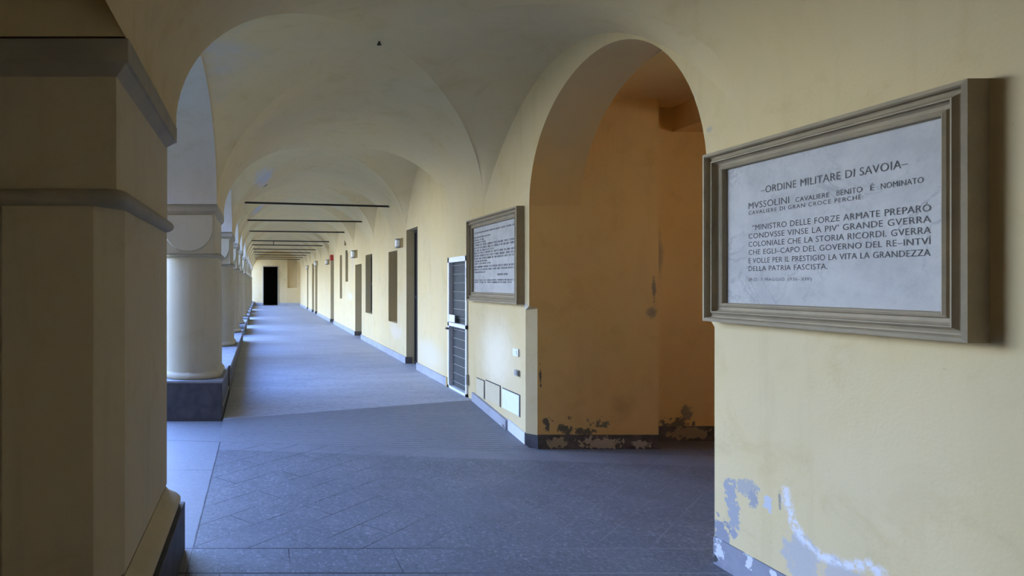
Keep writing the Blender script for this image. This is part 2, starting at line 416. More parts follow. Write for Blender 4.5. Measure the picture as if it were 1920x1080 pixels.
    col = mix(nt, jm, col, mix(nt, maprange(nt, X, 0.6, 2.2), (0.025, 0.022, 0.02), (0.22, 0.22, 0.22)))
    nt.links.new(col, b.inputs['Base Color'])
    bump(nt, b, math_(nt, 'SUBTRACT', math_(nt, 'MULTIPLY', noise(nt, vec, 90, 3), 0.35), jm), 0.35, 0.004)
    return m
M_FLOOR = floor_mat()

def cobble_mat(name, ribs):
    m, nt, b, vec = new_mat(name, 0.62, 0.3)
    c = mix(nt, maprange(nt, noise(nt, mapping(nt, vec, scale=(0.5, 1.6, 1)), 1.6, 5, 0.6), 0.3, 0.72), (0.40, 0.40, 0.41), (0.33, 0.33, 0.34))
    if ribs: c = mix(nt, 0.65, c, (0.16, 0.16, 0.165))
    c = mix(nt, maprange(nt, noise(nt, mapping(nt, vec, scale=(0.5, 1.4, 1)), 26, 5, 0.75), 0.46, 0.68, 0, 0.6), c, (0.15, 0.15, 0.15))
    h = noise(nt, mapping(nt, vec, scale=(0.6, 2.0, 1)), 18, 4)
    if ribs:
        w = N(nt, 'ShaderNodeTexWave', bands_direction='Y'); w.inputs['Scale'].default_value = 5.5; w.inputs['Distortion'].default_value = 1.2
        w.inputs['Detail'].default_value = 3; nt.links.new(vec, w.inputs['Vector'])
        c = mix(nt, math_(nt, 'MULTIPLY', w.outputs['Fac'], 0.3), c, (0.12, 0.115, 0.11))
        h = w.outputs['Fac']
    nt.links.new(c, b.inputs['Base Color']); bump(nt, b, h, 0.35, 0.006)
    return m
M_CORR = cobble_mat('rough_granite_floor', False)
M_RAMP = cobble_mat('ribbed_ramp_stone', True)

# ------------------------------------------------------------------ setting: floors
PF, PR = 2.42, 3.83                       # near pier front / rear
Z0 = -0.2                                 # level of the near floor
mb = MB()
def ramp_foot(x): return 6.42 - 0.12 * x
xs = [-1.42, -0.48, 0.6, 1.8, RW]
mb.face([(-1.42, -6.3, Z0), (7.6, -6.3, Z0), (7.6, ramp_foot(RW), Z0), (RW, ramp_foot(RW), Z0), (-0.48, ramp_foot(-0.48), Z0), (-0.48, 7.47, Z0), (-1.42, 7.47, Z0)])
mb.face([(RW, ramp_foot(RW), Z0), (7.6, ramp_foot(RW), Z0), (7.6, 7.6, Z0), (RW, 7.6, Z0)])
struct(mb.build('floor', M_FLOOR))
# ramp rising to the corridor floor, then the corridor floor itself
def top_y(u): return 7.40 + 0.43 * u
def cz(u, y):                              # corridor floor level: the left side still rises over a few metres
    v = min(1, max(0, (y - 7.4) / 5.0)); return -0.165 * (1 - u) * (1 - v)
mb = MB(); rows = []
for k in range(2):
    row = []
    for i in range(13):
        u = i / 12; x = -0.48 + u * (RW + 0.48)
        row.append((x, ramp_foot(x), Z0) if k == 0 else (x, top_y(u), cz(u, top_y(u))))
    rows.append(row)
mb.grid(rows, False); struct(mb.build('floor_ramp', M_RAMP))
mb = MB(); rows = []
ylist = [None] + [8.2 + 0.6 * i for i in range(8)] + [14, 20, 30, 41.7]
for yv in ylist:
    row = []
    for i in range(13):
        u = i / 12; x = -0.48 + u * (RW + 0.48); y = top_y(u) if yv is None else yv
        row.append((x, y, cz(u, y)))
    rows.append(row)
mb.grid(rows, False); struct(mb.build('floor_corridor', M_CORR))
mb = MB()                                   # floors of the recesses on the right and beneath the openings on the left
mb.face([(RW, 7.6, 0.0), (4.4, 7.6, 0.0), (4.4, 41.7, 0.0), (RW, 41.7, 0.0)])
mb.face([(-1.42, 7.47, -0.004), (-0.48, 7.47, -0.004), (-0.48, 41.7, -0.004), (-1.42, 41.7, -0.004)])
mb.face([(-1.0, 41.7, 0), (RW, 41.7, 0), (RW, 46, 0), (-1.0, 46, 0)])
mb.box(-1.42, 8.0, -6.5, 46.2, -0.9, -0.42)
struct(mb.build('floor_margin', M_CORR))

# ------------------------------------------------------------------ bays and columns
SPR = 2.643                                # springing level = abacus top
XL, XR, XO = -0.57, RW, -1.29              # inner face of arcade, right wall, outer face of arcade
CX, AX, BX = (XL + XR) / 2, (XR - XL) / 2, 1.36
col_c = [12.15, 15.3, 18.5, 22.6, 25.0, 28.0, 30.8, 33.6, 36.4, 39.2]
piers = [(-2.6, -1.2), (PF, PR), (7.47, 8.88)] + [(c - (0.68 if i == 0 else 0.6), c + (0.68 if i == 0 else 0.6)) for i, c in enumerate(col_c)]
ends = [-6.2] + [e for p in piers for e in p] + [41.6]
bays = [(ends[i], ends[i + 1]) for i in range(0, len(ends), 2)]

mb = MB(); NT = 24
TH = [math.pi * i / (2 * NT) for i in range(2 * NT + 1)]      # 0..pi across the corridor
def prof(t): return CX - AX * math.cos(t), SPR + BX * math.sin(t)
WALL_B = 1.17                              # rise of the side cells where they meet the walls
NEAR_R = 3.47                              # on the right wall the first open bay starts a little nearer than at the pier
def edge(y, u): return y + (NEAR_R - PR) * u if abs(y - PR) < 1e-6 else y
for bi, (y0, y1) in enumerate(bays):
    if y1 < 3:                              # plain barrel over the walled-up bays
        mb.grid([[(prof(t)[0], y0, prof(t)[1]) for t in TH], [(prof(t)[0], y1, prof(t)[1]) for t in TH]], True)
        continue
    big = y1 - y0 > 2.4
    def ych(u):
        a_, b_ = edge(y0, u), edge(y1, u); return (a_ + b_) / 2, (b_ - a_) / 2
    def uu(x): return (x - XL) / (XR - XL)
    for sgn in (-1, 1):                    # far and near cells
        ra, rb = [], []
        for t in TH:
            x, z = prof(t); yc, ht = ych(uu(x))
            ra.append((x, yc + sgn * ht * abs(math.cos(t)), z)); rb.append((x, yc + sgn * ht, z))
        mb.grid([ra, rb] if sgn > 0 else [rb, ra], True)
    for sgn in (-1, 1):                    # side cells
        rows = [[] for _ in range(9)]
        for t in TH:
            zg = SPR + BX * math.sin(t)
            zw = SPR + ((WALL_B if big else 1.08) * math.sin(t) if sgn < 0 else (1.20 if big else 1.12) * math.sin(t) ** (1.9 if big else 1.5))
            xg = CX + sgn * AX * abs(math.cos(t)); xw = CX + sgn * AX
            for k in range(9):
                q = k / 8; x = xg + (xw - xg) * q; yc, ht = ych(uu(x))
                rows[k].append((x, yc - ht * math.cos(t), zg + (zw - zg) * q ** 1.6))
        mb.grid(rows, True)
for (y0, y1) in piers:                     # transverse bands over the piers
    mb.grid([[(prof(t)[0], edge(y0, (prof(t)[0] - XL) / (XR - XL)), prof(t)[1]) for t in TH], [(prof(t)[0], edge(y1, (prof(t)[0] - XL) / (XR - XL)), prof(t)[1]) for t in TH]], True)
vault = struct(mb.build('ceiling', M_VAULT))

def arch_pts(y0, y1, spring, rise, n=28):
    yc, h = (y0 + y1) / 2, (y1 - y0) / 2
    return [(yc - h * math.cos(math.pi * i / n), spring + rise * math.sin(math.pi * i / n)) for i in range(n + 1)]

def holed(mb, X, outer, holes, flip=False):
    """a face in the plane x = X with holes; outlines in (y, z)"""
    loops = [[Vector((X, y, z)) for y, z in l] for l in [outer] + holes]
    flat = [p for l in loops for p in l]
    for t in tessellate_polygon(loops):
        mb.face([flat[i] for i in (t if not flip else t[::-1])])
def sleeve(mb, X0, X1, loop, smooth=False, closed=True):
    l = loop + loop[:1] if closed else loop
    mb.grid([[(X0, y, z) for y, z in l], [(X1, y, z) for y, z in l]], smooth)

# arcade wall above the columns, with its arches
mb = MB(); TOP = 4.7
low = []
for (y0, y1) in bays:
    low += arch_pts(y0 + .02, y1 - .02, SPR, (WALL_B if (y1 - y0) / 2 > 1.2 else 1.08) - .03)
outer = [(-6.2, TOP)] + low + [(41.6, TOP)]
holed(mb, XL + .002, outer, []); holed(mb, XO, outer, [], True)
for (y0, y1) in piers:
    mb.face([(XL, y0, SPR), (XL, y1, SPR), (XO, y1, SPR), (XO, y0, SPR)])
mb.face([(XO, -6.2, TOP), (XL, -6.2, TOP), (XL, 41.6, TOP), (XO, 41.6, TOP)])
struct(mb.build('wall_left', M_WALL))
mb = MB()
for (y0, y1) in bays[:2]:
    sleeve(mb, XL + .002, XO, arch_pts(y0 + .02, y1 - .02, SPR, WALL_B - .03), True, False)
struct(mb.build('arcade_soffit', M_WALL))
mb = MB()
for (y0, y1) in bays[2:]:
    sleeve(mb, XL + .002, XO, arch_pts(y0 + .02, y1 - .02, SPR, (WALL_B if (y1 - y0) / 2 > 1.2 else 1.08) - .03), True, False)
struct(mb.build('arcade_soffit', M_ARCADE))
mb = MB()
mb.box(-1.27, -1.17, -6.2, PF - .05, Z0 - 0.1, 3.95)      # the two nearest arches are walled up
struct(mb.build('wall_infill', M_WALL))

# right wall
def rect(y0, y1, z0, z1): return [(y0, z0), (y1, z0), (y1, z1), (y0, z1)]
CHZ = 1.36                                  # the corners of the passage are cut back below this height
ARCH_N, ARCH_F = 3.70, 6.20
arch = [(4.95 - 1.22 * math.cos(math.pi * i / 36), 2.30 + 1.33 * math.sin(math.pi * i / 36)) for i in range(18)] + [(4.95 + 1.25 * math.sin(math.pi * i / 36), 2.45 + 1.18 * math.cos(math.pi * i / 36)) for i in range(19)]
arch_hole = [(ARCH_N - 0.03, Z0 - 0.1), (ARCH_N - 0.03, CHZ - 0.04), (ARCH_N, CHZ)] + arch + [(ARCH_F, CHZ), (ARCH_F + 0.085, CHZ - 0.05), (ARCH_F + 0.085, Z0 - 0.1)]
openings = [   # y0, y1, z0, z1, depth
    (8.02, 8.83, -0.02, 2.0, 0.10), (10.60, 11.41, -0.02, 2.67, 0.175), (12.17, 13.0, 0.75, 2.32, 0.36),
    (14.89, 15.84, 0.80, 2.39, 0.17), (16.45, 17.56, -0.02, 2.18, 0.42), (18.55, 19.85, 2.92, 3.45, 0.30),
    (19.0, 19.56, 1.67, 2.74, 0.30), (20.4, 20.95, 1.06, 2.64, 0.30), (22.65, 23.7, -0.02, 2.58, 0.42),
    (29.2, 30.35, -0.02, 2.80, 0.42), (31.0, 32.2, -0.02, 2.72, 0.30), (34.7, 35.6, -0.02, 2.65, 0.30)]
mb = MB()
# the wall below the floor line would only be hidden, so openings that reach the floor cut its lower edge
zb = -0.02
outer = [(-6.2, Z0 - 0.1)] + arch_hole + [(7.9, Z0 - 0.1), (7.9, zb)]
for (y0, y1, z0, z1, d) in openings:
    if z0 < 0: outer += [(y0, zb), (y0, z1), (y1, z1), (y1, zb)]
outer += [(41.7, zb), (41.7, 4.15), (-6.2, 4.15)]
holed(mb, RW, outer, [rect(*o[:4]) for o in openings if o[2] > 0])
for (y0, y1, z0, z1, d) in openings:
    if z0 > 0: sleeve(mb, RW, RW + d, rect(y0, y1, z0, z1))
    else: sleeve(mb, RW, RW + d, [(y0, zb), (y0, z1), (y1, z1), (y1, zb)], False, False)
struct(mb.build('wall_right', M_WALL))

# passage behind the arch: thick arch, then a room
TH_W = 3.50
mb = MB()
sleeve(mb, RW, TH_W, arch[:], True, False)
struct(mb.build('arch_soffit', M_SOFFIT))
mb = MB()                                    # cut back corners below 1.36 m (pale render)
ya, yb, yf = ARCH_F, ARCH_F + 0.085, 0
mb.face([(RW, yb, Z0), (3.02, ya, Z0), (3.02, ya, CHZ - 0.03), (RW, yb, CHZ - 0.05)])
mb.face([(RW, yb, CHZ - 0.05), (3.02, ya, CHZ - 0.03), (RW, ya, CHZ)])
mb.face([(RW, ARCH_N - 0.03, Z0), (RW, ARCH_N - 0.03, CHZ - 0.04), (2.98, ARCH_N, CHZ - 0.03), (2.98, ARCH_N, Z0)])
mb.face([(RW, ARCH_N - 0.03, CHZ - 0.04), (RW, ARCH_N, CHZ), (2.98, ARCH_N, CHZ - 0.03)])
struct(mb.build('trim_corner', M_WALL))
mb = MB(); CE = 3.62; X2, X3 = 4.34, 7.6; YS = 6.52
mb.face([(3.02, ARCH_F, Z0 - .1), (TH_W, ARCH_F, Z0 - .1), (TH_W, ARCH_F, 2.46), (3.02, ARCH_F, 2.46)])
mb.face([(RW, ARCH_F, CHZ), (3.02, ARCH_F, CHZ - .03), (3.02, ARCH_F, 2.46), (RW, ARCH_F, 2.46)])
mb.face([(TH_W, ARCH_F, Z0 - .1), (X2, ARCH_F, Z0 - .1), (X2, ARCH_F, CE), (TH_W, ARCH_F, CE)])
mb.face([(X2, ARCH_F, Z0 - .1), (X2, YS, Z0 - .1), (X2, YS, CE), (X2, ARCH_F, CE)])
mb.face([(X2, YS, Z0 - .1), (X3, YS, Z0 - .1), (X3, YS, CE), (X2, YS, CE)])
holed(mb, X3, rect(0.5, YS, Z0 - .1, CE), [rect(2.55, 3.7, 1.75, 2.8)])  # unseen window hole added to brighten the passage room
sleeve(mb, X3, 8.22, rect(2.55, 3.7, 1.75, 2.8))
mb.face([(X3, 0.5, Z0 - .1), (TH_W, 0.5, Z0 - .1), (TH_W, 0.5, CE), (X3, 0.5, CE)])
# near jamb and the room side of the corridor wall
mb.face([(RW, ARCH_N, CHZ), (TH_W, ARCH_N, CHZ), (TH_W, ARCH_N + .03, 2.30), (RW, ARCH_N + .03, 2.30)])
mb.face([(2.98, ARCH_N, Z0 - .1), (TH_W, ARCH_N, Z0 - .1), (TH_W, ARCH_N, CHZ), (2.98, ARCH_N, CHZ)])
holed(mb, TH_W, [(0.5, Z0 - .1), (ARCH_N, Z0 - .1)] + arch + [(ARCH_F, CE), (0.5, CE)], [])
struct(mb.build('wall_passage', M_ORANGE))
mb = MB()
mb.face([(TH_W, 0.5, CE), (X3, 0.5, CE), (X3, YS, CE), (TH_W, YS, CE)])
struct(mb.build('ceiling_passage', M_ORANGE))
mb = MB(); mb.box(4.72, X3, 2.2, YS, 3.34, CE + 0.1)
struct(mb.build('passage_beam', M_ORANGE))
mb = MB()                                    # painted dado at the foot of the passage wall
mb.box(3.025, X2 + 0.005, ARCH_F - 0.006, ARCH_F + 0.05, Z0, -0.045)
mb.box(X2, X3, YS - 0.006, YS + 0.05, Z0 + 0.0, -0.03)
struct(mb.build('baseboard_passage', M_DADO))
mb = MB(); mb.hexa([(RW - .004, yb - .004, Z0), (3.022, ya - .006, Z0), (3.022, ya + .02, Z0), (RW, yb + .02, Z0),
                    (RW - .004, yb - .004, -0.05), (3.022, ya - .006, -0.05), (3.022, ya + .02, -0.05), (RW, yb + .02, -0.05)])
struct(mb.build('baseboard_jamb', M_PLINTH))

# baseboards on the right wall
mb = MB()
gaps = sorted([(o[0], o[1]) for o in openings if o[2] < 0])
y = 8.83 + 0.06
for (a, b_) in gaps[1:] + [(41.6, None)]:
    mb.box(RW - 0.025, RW + 0.01, y, a, -0.01, 0.13)
    y = b_
struct(mb.build('baseboard_right', M_BASE))
mb = MB()
for (a, b_) in gaps[1:]:                     # the skirting returns into the reveals
    d = [o[4] for o in openings if o[0] == a][0]
    mb.box(RW - 0.02, RW + d - 0.06, b_ - 0.012, b_ + 0.01, -0.01, 0.13)
struct(mb.build('baseboard_reveal', M_KERB_SIDE))
mb = MB()
def rz(y): return max(Z0, min(0.0, Z0 + (y - ramp_foot(RW)) / (7.83 - ramp_foot(RW)) * 0.2))
def skirt(mb, a, b_, t, h):
    mb.hexa([(RW - t, a, rz(a) - .01), (RW + .01, a, rz(a) - .01), (RW + .01, b_, rz(b_) - .01), (RW - t, b_, rz(b_) - .01),
             (RW - t, a, rz(a) + h), (RW + .01, a, rz(a) + h), (RW + .01, b_, rz(b_) + h), (RW - t, b_, rz(b_) + h)])
skirt(mb, 6.72, 7.80, 0.035, 0.115)
struct(mb.build('baseboard_stone', M_BASE))
mb = MB(); skirt(mb, ARCH_F + 0.085, 6.72, 0.012, 0.13)
struct(mb.build('baseboard_render', plaster('pale_render', (0.62, 0.60, 0.60), (0.54, 0.53, 0.54), (0.4, 0.4, 0.4))))
mb = MB(); mb.box(RW - 0.012, RW + 0.01, -6.2, ARCH_N - 0.035, Z0 - 0.01, Z0 + 0.175)
struct(mb.build('baseboard_near', M_BASE_NEAR))
mb = MB(); mb.box(RW - 0.03, RW + 0.01, 8.845, 8.89, 0, 0.145)
struct(mb.build('baseboard_end', M_BRASS))

# end wall with a dark doorway and a blind niche
EY = 41.6
mb = MB()
def endface(mb, Y, outer, holes):
    loops = [[Vector((x, Y, z)) for x, z in l] for l in [outer] + holes]
    flat = [p for l in loops for p in l]
    for t in tessellate_polygon(loops): mb.face([flat[i] for i in t])
def rx(x0, x1, z0, z1): return [(x0, z0), (x1, z0), (x1, z1), (x0, z1)]
endface(mb, EY, [(XO, -0.02), (0.234, -0.02), (0.234, 2.85), (1.287, 2.85), (1.287, -0.02), (XR, -0.02), (XR, 4.2), (XO, 4.2)], [rx(1.99, 2.70, 1.30, 3.45)])
for l, d, cl in (([(0.234, -0.02), (0.234, 2.85), (1.287, 2.85), (1.287, -0.02)], 0.5, False), (rx(1.99, 2.70, 1.30, 3.45), 0.22, True)):
    l2 = l + l[:1] if cl else l
    mb.grid([[(x, EY, z) for x, z in l2], [(x, EY + d, z) for x, z in l2]], False)
mb.face([(1.99, EY + .22, 1.3), (2.70, EY + .22, 1.3), (2.70, EY + .22, 3.45), (1.99, EY + .22, 3.45)])
struct(mb.build('wall_end', M_WALL))
mb = MB(); mb.box(XO, 0.2, EY - 0.03, EY + 0.01, -0.01, 0.20); mb.box(1.32, XR, EY - 0.03, EY + 0.01, -0.01, 0.20)
struct(mb.build('baseboard_back', M_BASE))
mb = MB(); mb.box(0.18, 0.234, EY - 0.03, EY + 0.05, 0, 2.91); mb.box(1.287, 1.341, EY - 0.03, EY + 0.05, 0, 2.91); mb.box(0.234, 1.287, EY - 0.03, EY + 0.05, 2.85, 2.91)
struct(mb.build('trim_doorway', M_STONE))
mb = MB()                                    # room beyond the far doorway, its unlit darkness put into near-black walls
for f in ([(-1, EY + .5, 0), (XR, EY + .5, 0), (XR, EY + .5, 4), (-1, EY + .5, 4)],): pass
mb.face([(-1, 46, 0), (XR, 46, 0), (XR, 46, 4), (-1, 46, 4)])
mb.face([(-1, EY + .5, 0), (-1, 46, 0), (-1, 46, 4), (-1, EY + .5, 4)])
mb.face([(XR, EY + .5, 0), (XR, 46, 0), (XR, 46, 4), (XR, EY + .5, 4)])
mb.face([(-1, EY + .5, 4), (XR, EY + .5, 4), (XR, 46, 4), (-1, 46, 4)])
endface(mb, EY + .5, [(-1, 0), (0.234, 0), (0.234, 2.85), (1.287, 2.85), (1.287, 0), (XR, 0), (XR, 4), (-1, 4)], [])
struct(mb.build('wall_far_room', plain('unlit_room_black', (0.03, 0.028, 0.025), 0.9)))
# wall behind the photographer, with an unseen slit added to light the pier
mb = MB()
for (a, b_, c, e) in ((XO, 0.98, Z0 - .1, 4.2), (1.25, RW, Z0 - .1, 4.2), (0.98, 1.25, 2.0, 4.2)): mb.box(a, b_, -6.5, -6.2, c, e)
struct(mb.build('wall_back', M_WALL))
# roof over the vault and outer walls of the building
mb = MB(); mb.box(XO - 1.1, 8.2, -6.7, 46.4, TOP, TOP + 0.25); struct(mb.build('roof', plain('terracotta_roof', (0.36, 0.16, 0.09), 0.9)))  # deep unseen eave added to keep high sky light off the floor
mb = MB(); mb.box(7.9, 8.2, -6.7, 2.55, -0.4, TOP); mb.box(7.9, 8.2, 3.7, 46.4, -0.4, TOP); mb.box(7.9, 8.2, 2.55, 3.7, -0.4, 1.75); mb.box(7.9, 8.2, 2.55, 3.7, 2.8, TOP); mb.box(RW, 8.0, -6.7, -6.4, -.4, TOP); mb.box(XO, 8.0, 46.1, 46.4, -.4, TOP); mb.box(XO, XO + .3, EY, 46.2, -.4, TOP)
mb.box(XO, RW, -6.7, -6.5, 4.0, TOP)
struct(mb.build('wall_outer', M_ARCADE))

# ------------------------------------------------------------------ courtyard outside the arcade (lights the walk)
mb = MB(); mb.face([(-45, -30, -0.21), (-1.42, -30, -0.21), (-1.42, 70, -0.21), (-45, 70, -0.21)])
struct(mb.build('courtyard_ground', stone('courtyard_lawn', (0.10, 0.12, 0.05), (0.14, 0.13, 0.07), 0.9, 3)))
mb = MB(); mb.box(-24.6, -24, -30, 70, -0.3, 3.2)
for i in range(22):                           # shallow blind arches on the far side of the court
    y = -26 + 4.2 * i
    mb.box(-24.0, -23.9, y, y + 0.7, -0.3, 3.2)
mb.box(-24.8, -23.75, -30, 70, 3.15, 3.4)
struct(mb.build('wall_courtyard', M_ARCADE))
mb = MB(); mb.box(-24, XO - .12, -6.7, 3.6, -0.3, TOP - .01); mb.box(-24, XO - 1.15, -6.7, 3.6, TOP - .01, 9.0); mb.box(-24, XO - 1.15, -6.7, 4.1, 9.0, 9.25); mb.box(-24, -5.2, 3.6, 5.6, -0.3, 6.0)   # unseen wing added, tall, dark and stepped forward to shade the first bay
struct(mb.build('wall_wing_added', stone('added_wing_dark', (0.24, 0.16, 0.10), (0.19, 0.14, 0.10), 0.9, 3)))

# ------------------------------------------------------------------ kerb between the columns, with gaps to step through
kerb_runs = [(8.88 - 1.38, 15.9), (17.7, 20.4), (22.0, 25.55), (27.4, 30.2), (31.4, 34.2), (35.8, 41.6)]
def floor_left(y): return cz(0, y)
for i, (a, b_) in enumerate(kerb_runs):
    mb = MB(); mb.box(-1.38, -0.48, a, b_, -0.40, 0.26)
    if i == 0:                                # the first run starts behind the big column's dark block
        mb = MB(); mb.box(-1.38, -0.48, 8.90, b_, -0.40, 0.26)
    k = struct(mb.build('kerb_wall', M_KERB_SIDE))
    mb = MB(); mb.box(-1.40, -0.465, (8.90 if i == 0 else a - 0.01), b_ + (0.0 if i == len(kerb_runs) - 1 else 0.01), 0.26, 0.32)
    mb.build('coping', M_KERB, k)

# ------------------------------------------------------------------ columns and pier
def rr(hx, hy, r, xc, yc, z, n=6, cut=False):
    """rounded (or chamfered) rectangle outline, counter-clockwise"""
    r = max(1e-4, min(r, hx, hy)); P = []
    for sx, sy, a0 in ((1, -1, -90), (1, 1, 0), (-1, 1, 90), (-1, -1, 180)):
        cx_, cy_ = xc + sx * (hx - r), yc + sy * (hy - r)
        if cut:
            for a in (a0, a0 + 90):
                P.append((cx_ + r * math.cos(math.radians(a)), cy_ + r * math.sin(math.radians(a)), z))
        else:
            for k in range(n + 1):
                a = math.radians(a0 + 90 * k / n)
                P.append((cx_ + r * math.cos(a), cy_ + r * math.sin(a), z))
    return P

COLX = -0.945
def make_column(yc, hd, label, zb=0.32, plinth=False, group=None):
    """hd: half depth along the arcade; a drum between rounded ends, cushion capital, abacus"""
    root = empty('column', (COLX, yc, zb), label, 'column', group)
    hx = 0.382
    R = lambda h, d, r, z, **k: rr(h, d, r, COLX, yc, z, 10, **k)
    if plinth:
        m = MB(); m.loft([R(.445, hd + .02, .02, Z0), R(.445, hd + .02, .02, 0.30)]); world_build(m, 'plinth', M_PLINTH, root)
        m = MB(); m.loft([R(.45, hd + .025, .02, 0.30), R(.45, hd + .025, .02, 0.325)]); world_build(m, 'plinth_top', M_KERB, root)
    m = MB(); tor = []
    for k in range(9):
        a = -math.pi / 2 + math.pi * k / 8
        e = hx + 0.005 + 0.03 * math.cos(a)
        tor.append(R(e, hd - 0.07 + 0.03 * math.cos(a), e, zb + 0.042 + 0.04 * math.sin(a)))
    tor.append(R(hx - .002, hd - .075, hx, zb + 0.10))
    m.loft(tor, True); world_build(m, 'base_moulding', M_COL, root)
    m = MB(); m.loft([R(hx - .005, hd - .075, hx, zb + 0.095), R(hx, hd - .07, hx, 1.0), R(hx - .012, hd - .082, hx, 1.96)], True)
    world_build(m, 'shaft', M_COL, root)
    m = MB(); nk = []
    for k in range(7):
        a = -math.pi / 2 + math.pi * k / 6
        e = hx - .005 + 0.035 * math.cos(a)
        nk.append(R(e, hd - .075 + .035 * math.cos(a), e, 1.985 + 0.032 * math.sin(a)))
    m.loft(nk, True); world_build(m, 'necking', M_STONE, root)
    hb = 0.34
    m = MB(); m.loft([R(hb, hd - .045, .004, 2.0, cut=True), R(hb, hd - .045, .004, 2.52, cut=True)], False)
    cap_o = world_build(m, 'capital', M_COL, root)
    for sg in (-1, 1):                        # tongue-shaped shield on each end face
        out = [(-hb + .012, 2.50), (-hb + .012, 2.33)] + [((hb - .012) * math.cos(math.radians(a_)), 2.33 + .315 * math.sin(math.radians(a_))) for a_ in range(190, 360, 10)] + [(hb - .012, 2.33), (hb - .012, 2.50)]
        out = [(px_, max(pz_, 2.02)) for px_, pz_ in out]
        yf = yc + sg * (hd - .045)
        o1 = [(COLX + px_, yf, pz_) for px_, pz_ in out]
        o2 = [(COLX + px_ * .965, yf + sg * .042, 2.5 + (pz_ - 2.5) * .965) for px_, pz_ in out]
        m = MB(); m.grid([o1, o2], False, True); m.cap(o2); world_build(m, 'lunette', M_COL, root).parent = cap_o
    m = MB(); m.loft([R(hb, hd - .045, .004, 2.51, cut=True), R(hb + .035, hd - .02, .004, 2.545, cut=True), R(hb + .04, hd - .01, .004, 2.56, cut=True),
                      R(hb + .04, hd - .01, .004, SPR, cut=True)], False)
    world_build(m, 'abacus', M_STONE, root)
    return root

make_column(8.175, 0.705, 'big round column on a dark stone block, first beyond the near pier', plinth=True)
ordn = ['just behind the big column on the dark block', 'behind the two nearest columns, before the first gap in the kerb', 'just beyond the first gap in the kerb wall',
        'before the third lit strip, beyond the second gap', 'flanking the third lit strip of floor']
for i, c in enumerate(col_c):
    hd = 0.68 if i == 0 else 0.60
    zb_ = 0.32
    if i < 5: make_column(c, hd, 'cream column of the colonnade, ' + ordn[i], zb_)
    else: make_column(c, hd, 'distant cream column near the end of the colonnade', zb_, group='distant columns of the colonnade')

def make_pier(y0, y1, label):
    yc, hd, xc = (y0 + y1) / 2, (y1 - y0) / 2, (XL + XO) / 2 + 0.005
    root = empty('pier', (xc, yc, Z0), label, 'pier')
    hx = 0.365                                # half width at the abacus
    R = lambda h, d, r, z, **k: rr(h, d, r, xc, yc, z, 8, **k)
    b = hx - 0.065; d = hd - 0.055
    m = MB(); m.loft([R(hx + .05, hd + .03, .006, Z0), R(hx + .05, hd + .03, .006, 0.125)]); world_build(m, 'plinth', M_PLINTH, root, 0.006)
    m = MB(); m.loft([R(b + .075, d + .075, .03, .125), R(b + .09, d + .08, .035, .145), R(b + .09, d + .08, .035, .17), R(b + .07, d + .065, .04, .20),
                      R(b + .02, d + .058, .05, .225), R(b, d + .055, .06, .25)], True); world_build(m, 'base_moulding', M_SHAFT, root)
    m = MB(); sh = []
    for z in (0.26, 1.945):                   # chamfered corners
        c1, c2 = 0.10, 0.155
        sh.append([(xc + b, yc - d + c2, z), (xc + b, yc + hd - .02, z), (xc + b - .015, yc + hd, z), (xc - b + .015, yc + hd, z),
                   (xc - b, yc + hd - .02, z), (xc - b, yc - d + c2, z), (xc - b + c1, yc - d, z), (xc + b - c1, yc - d, z)])
    m.loft(sh, False); world_build(m, 'shaft', M_SHAFT, root, 0.004)
    m = MB(); nk = []
    for k in range(9):
        a = -math.pi / 2 + math.pi * k / 8
        nk.append(R(b + .005 + .05 * math.cos(a), d + .005 + .05 * math.cos(a), .07, 1.975 + .037 * math.sin(a)))
    m.loft(nk, True); world_build(m, 'necking', M_STONE, root)
    m = MB(); m.loft([[(x_, y_ + (.05 if y_ > yc else 0), z_) for x_, y_, z_ in R(b, d, .004, 2.005)], [(x_, y_ + (.05 if y_ > yc else 0), z_) for x_, y_, z_ in R(b, d, .004, 2.53)]], False); world_build(m, 'capital', M_SHAFT, root)
    m = MB(); m.loft([R(b, d, .006, 2.50), R(b + .02, d + .015, .006, 2.515), R(b + .05, d + .045, .006, 2.54), R(hx, hd, .006, 2.545), R(hx, hd, .006, SPR)], False)
    world_build(m, 'abacus', M_STONE, root)
    return root
make_pier(PF, PR, 'massive stone-trimmed pier in the left foreground, nearest the camera')

# ------------------------------------------------------------------ tie rods across the vault
rod_lab = ['nearest', 'second nearest', 'third nearest', 'fourth nearest, small hook hanging from it,', 'fifth nearest', 'sixth nearest']
for i, c in enumerate(col_c):
    zl, zr = (3.335, 3.25) if i == 0 else (3.31, 3.27)
    def endx(z): return AX * math.sqrt(1 - ((z - SPR) / BX) ** 2)
    a, b_ = (CX - endx(zl) - .02, c, zl), (CX + endx(zr) + .02, c, zr)
    root = empty('tie_rod', (CX, c, (zl + zr) / 2), '%s black iron tie rod spanning the vault' % rod_lab[i] if i < 6 else 'distant thin iron tie rod below the far vaults', 'tie rod',
                 None if i < 6 else 'distant tie rods')
    m = MB(); m.tube(a, b_, 0.021, 8); world_build(m, 'bar', M_IRON, root)
    if i == 3:
        m = MB(); m.tube((0.53, c, 3.29), (0.53, c, 3.15), 0.014, 6); m.tube((0.53, c, 3.16), (0.53, c, 3.12), 0.03, 8); world_build(m, 'hook', M_IRON, root)
m = MB(); m.tube((CX, 5.65, 4.02), (CX, 5.65, 3.98), 0.012, 8); m.tube((CX - .02, 5.65, 3.975), (CX + .02, 5.65, 3.975), 0.009, 6)
tag(m.build('ceiling_hook', M_IRON), 'small rusty hook at the crown of the nearest vault', 'hook')

